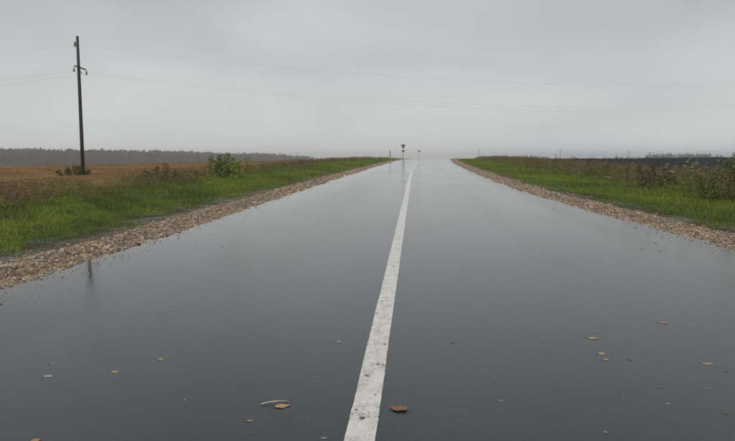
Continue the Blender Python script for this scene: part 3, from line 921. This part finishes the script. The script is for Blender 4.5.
pts, hs = [], []
for (cx0, cy0, sx, sy, n, h0) in ((372, 960, 40, 20, 70, 15), (430, 980, 40, 25, 46, 13.0), (140, 1050, 30, 20, 24, 12.5), (330, 1150, 260, 20, 150, 13.5)):
    for k in range(n):
        pts.append((cx0 + random.uniform(-1, 1) * sx, cy0 + random.uniform(-1, 1) * sy)); hs.append(h0 * random.uniform(.7, 1.1))
tag(tree_mass('distant_trees', pts, hs, [(.035, .045, .025), (.045, .050, .028)], 60), 'faint clumps of trees in the mist beyond the ploughed field', 'trees', kind='stuff')

# ================================================================== leaves and litter on the wet road
LEAF_V = {}
def leaf_shape(kind, L, curl, seed):
    rnd = random.Random(seed)
    if kind == 'oval':
        prof = [(0, .0), (.08, .16), (.22, .30), (.42, .36), (.62, .29), (.82, .14), (1, 0)]
    else:
        prof = [(0, .0), (.05, .26), (.14, .22), (.24, .44), (.36, .30), (.50, .47), (.62, .26), (.76, .24), (.86, .09), (1, 0)]
    vs, fs = [], []
    for t, w in prof:
        zc = curl * (abs(t - .5) ** 2) * L * 1.2
        for s in (-1, 0, 1):
            x = (t - .5 + (rnd.uniform(-.05, .05) if 0 < t < 1 else 0)) * L; y = s * w * rnd.uniform(.68, 1.25) * L + .06 * L * math.sin(t * 3)
            z = zc + (abs(s) * w * L * (.004 + curl * .5)) + rnd.uniform(-.004, .004) * L * 3
            vs.append((x, y, z))
    n = len(prof)
    for i in range(n - 1):
        for k in range(2):
            fs.append((i * 3 + k, (i + 1) * 3 + k, (i + 1) * 3 + k + 1, i * 3 + k + 1))
    return vs, fs

def fallen_leaf(u, y, L, col, kind='oval', curl=.1, rz=None, label=None, group=None, stem=True, cat='leaf', name='fallen_leaf'):
    seed = int(abs(u * 1000) + y * 77)
    vs, fs = leaf_shape(kind, L, curl, seed)
    th = .0005
    top = [(x, y_, z + th) for x, y_, z in vs]
    n = len(vs)
    V = top + vs
    F = fs + [tuple(n + i for i in reversed(f)) for f in fs]
    V = np.array(V); zmin = V[:, 2].min()
    V[:, 2] -= zmin
    C = np.clip(np.array(col)[None] * (1 + .22 * RNG.standard_normal((len(V), 1))), .005, .9)
    o = link(name, np_mesh(name, V, np.array(F), C, True), M_FALLEN)
    on = .0045 if abs(u - LINE_U) < .085 else .0003
    o.location = (u, y, float(zroad(u, y)) + on)
    o.rotation_euler = (math.atan(.0108) * 0, 0, random.random() * 6.28 if rz is None else rz)
    if stem:
        mb = MB(); mb.tube([(-.5 * L, 0, L * curl * .3 + .0015), (-.68 * L, .03 * L, .003), (-.85 * L, .09 * L, .0025)], [.0012, .001, .0008], 5)
        mb.build('stalk', M_BARK, o)
    return tag(o, label, cat, group)

TAN = (.33, .225, .115); ORA = (.33, .165, .06); PALE = (.33, .30, .25); DARK = (.045, .036, .028); RUST = (.20, .075, .035)
fallen_leaf(-.085, 3.43, .105, RUST, 'lobed', .28, 2.75, 'large rust-brown curled leaf lying close beside the white line')
fallen_leaf(-.72, 3.43, .085, (.42, .24, .09), 'oval', .12, .35, 'yellow-brown oval leaf next to the pale twig')
mb = MB(); mb.tube([(-.07, -.030, .005), (-.03, -.010, .009), (.02, .012, .009), (.07, .026, .005)], [.0028, .0034, .003, .002], 6)
tw = mb.build('twig', mat_plain('pale_twig', (.42, .40, .36), (.60, .58, .54), 60, .5), None, True)
tw.location = (-.775, 3.475, float(zroad(-.775, 3.475)) + .001)
tag(tw, 'pale bare twig lying on the wet asphalt beside a yellow-brown leaf', 'twig')
fallen_leaf(-.265, 3.29, .036, DARK, 'lobed', .1, 1.0, 'dark shrivelled leaf scrap stuck on the white line', None, False)
fallen_leaf(-.85, 3.23, .040, ORA, 'oval', .1, .2, 'small orange leaf near the twig on the stubble field side')
fallen_leaf(-1.85, 2.95, .050, ORA, 'oval', .15, .6, 'orange-brown leaf lying alone well away from the white line')
tanL = ('tan leaf lying flat on the lane on the stubble field side', 'tan leaves on the stubble field lane')
for (u, y, L, c) in ((-2.31, 3.84, .062, PALE), (-1.92, 3.94, .062, TAN), (-1.72, 4.2, .058, TAN), (-2.42, 4.09, .03, PALE), (-.55, 4.66, .05, PALE)):
    fallen_leaf(u, y, L, c, random.choice(['oval', 'lobed']), random.uniform(.0, .03), random.uniform(-.5, .5), *tanL)
tanR = ('tan leaf lying flat on the lane on the ploughed field side', 'tan leaves on the ploughed field lane')
for (u, y, L, c) in ((2.05, 5.4, .075, ORA), (1.35, 4.89, .085, TAN), (1.31, 4.52, .062, TAN), (1.30, 4.39, .055, TAN), (1.95, 4.36, .075, TAN), (1.38, 5.84, .04, TAN)):
    fallen_leaf(u, y, L, c, random.choice(['oval', 'lobed']), random.uniform(.0, .04), random.uniform(-.5, .5), *tanR)
scr = ('small brown leaf scrap lying on the white line', 'brown leaf scraps on the white line')
for (u, y, L) in ((-.29, 3.93, .042), (-.235, 4.16, .03), (-.195, 4.14, .03), (-.21, 4.60, .028), (-.315, 5.5, .03), (-.30, 5.95, .035), (-.22, 3.62, .022), (-.31, 3.40, .026)):
    fallen_leaf(u, y, L, random.choice([(.30, .16, .08), (.22, .13, .075), (.16, .11, .07)]), 'oval', .15, None, *scr, stem=False)
drk = ('tiny dark leaf crumb on the wet asphalt', 'dark leaf crumbs on the asphalt')
for (u, y, L) in ((.28, 4.67, .03), (1.45, 4.40, .04), (1.47, 3.88, .028), (-.81, 3.08, .028), (3.29, 9.6, .06), (3.47, 9.42, .06), (3.72, 10.26, .06), (2.0, 4.22, .035), (1.67, 3.52, .035), (-.12, 3.40, .03)):
    fallen_leaf(u, y, L, DARK, 'lobed', .04, None, *drk, stem=False)
pal = ('tiny pale leaf fragment on the wet asphalt', 'pale leaf fragments on the asphalt')
for (u, y, L) in ((.49, 3.59, .026), (.49, 3.96, .022), (.96, 3.22, .026), (1.42, 3.63, .028), (-.44, 3.05, .03), (1.20, 3.70, .02), (-.6, 3.9, .02), (.75, 5.1, .025), (-1.3, 3.5, .02), (-1.2, 4.9, .022), (1.75, 3.9, .02), (2.3, 4.7, .022)):
    fallen_leaf(u, y, L, (.24, .225, .195), 'lobed', .03, None, *pal, stem=False)

# ================================================================== rain haze
hz = MB()
x0, x1, y0_, y1_, z0, z1 = -3600, 4300, -900, 2700, -60, 14
hz.box(((x0 + x1) / 2, (y0_ + y1_) / 2, (z0 + z1) / 2), (x1 - x0, y1_ - y0_, z1 - z0))
mh = bpy.data.materials.new('rain_haze'); mh.use_nodes = True
nt = mh.node_tree; nt.nodes.clear()
o_ = nt.nodes.new('ShaderNodeOutputMaterial'); pv = nt.nodes.new('ShaderNodeVolumePrincipled')
pv.inputs['Color'].default_value = (0.985, 0.993, 1.0, 1)
pv.inputs['Density'].default_value = 0.0006
pv.inputs['Anisotropy'].default_value = 0.85
nt.links.new(pv.outputs[0], o_.inputs['Volume'])
ho = hz.build('haze', mh)
tag(ho, 'thin pale rain mist over the whole landscape', 'haze', kind='stuff')
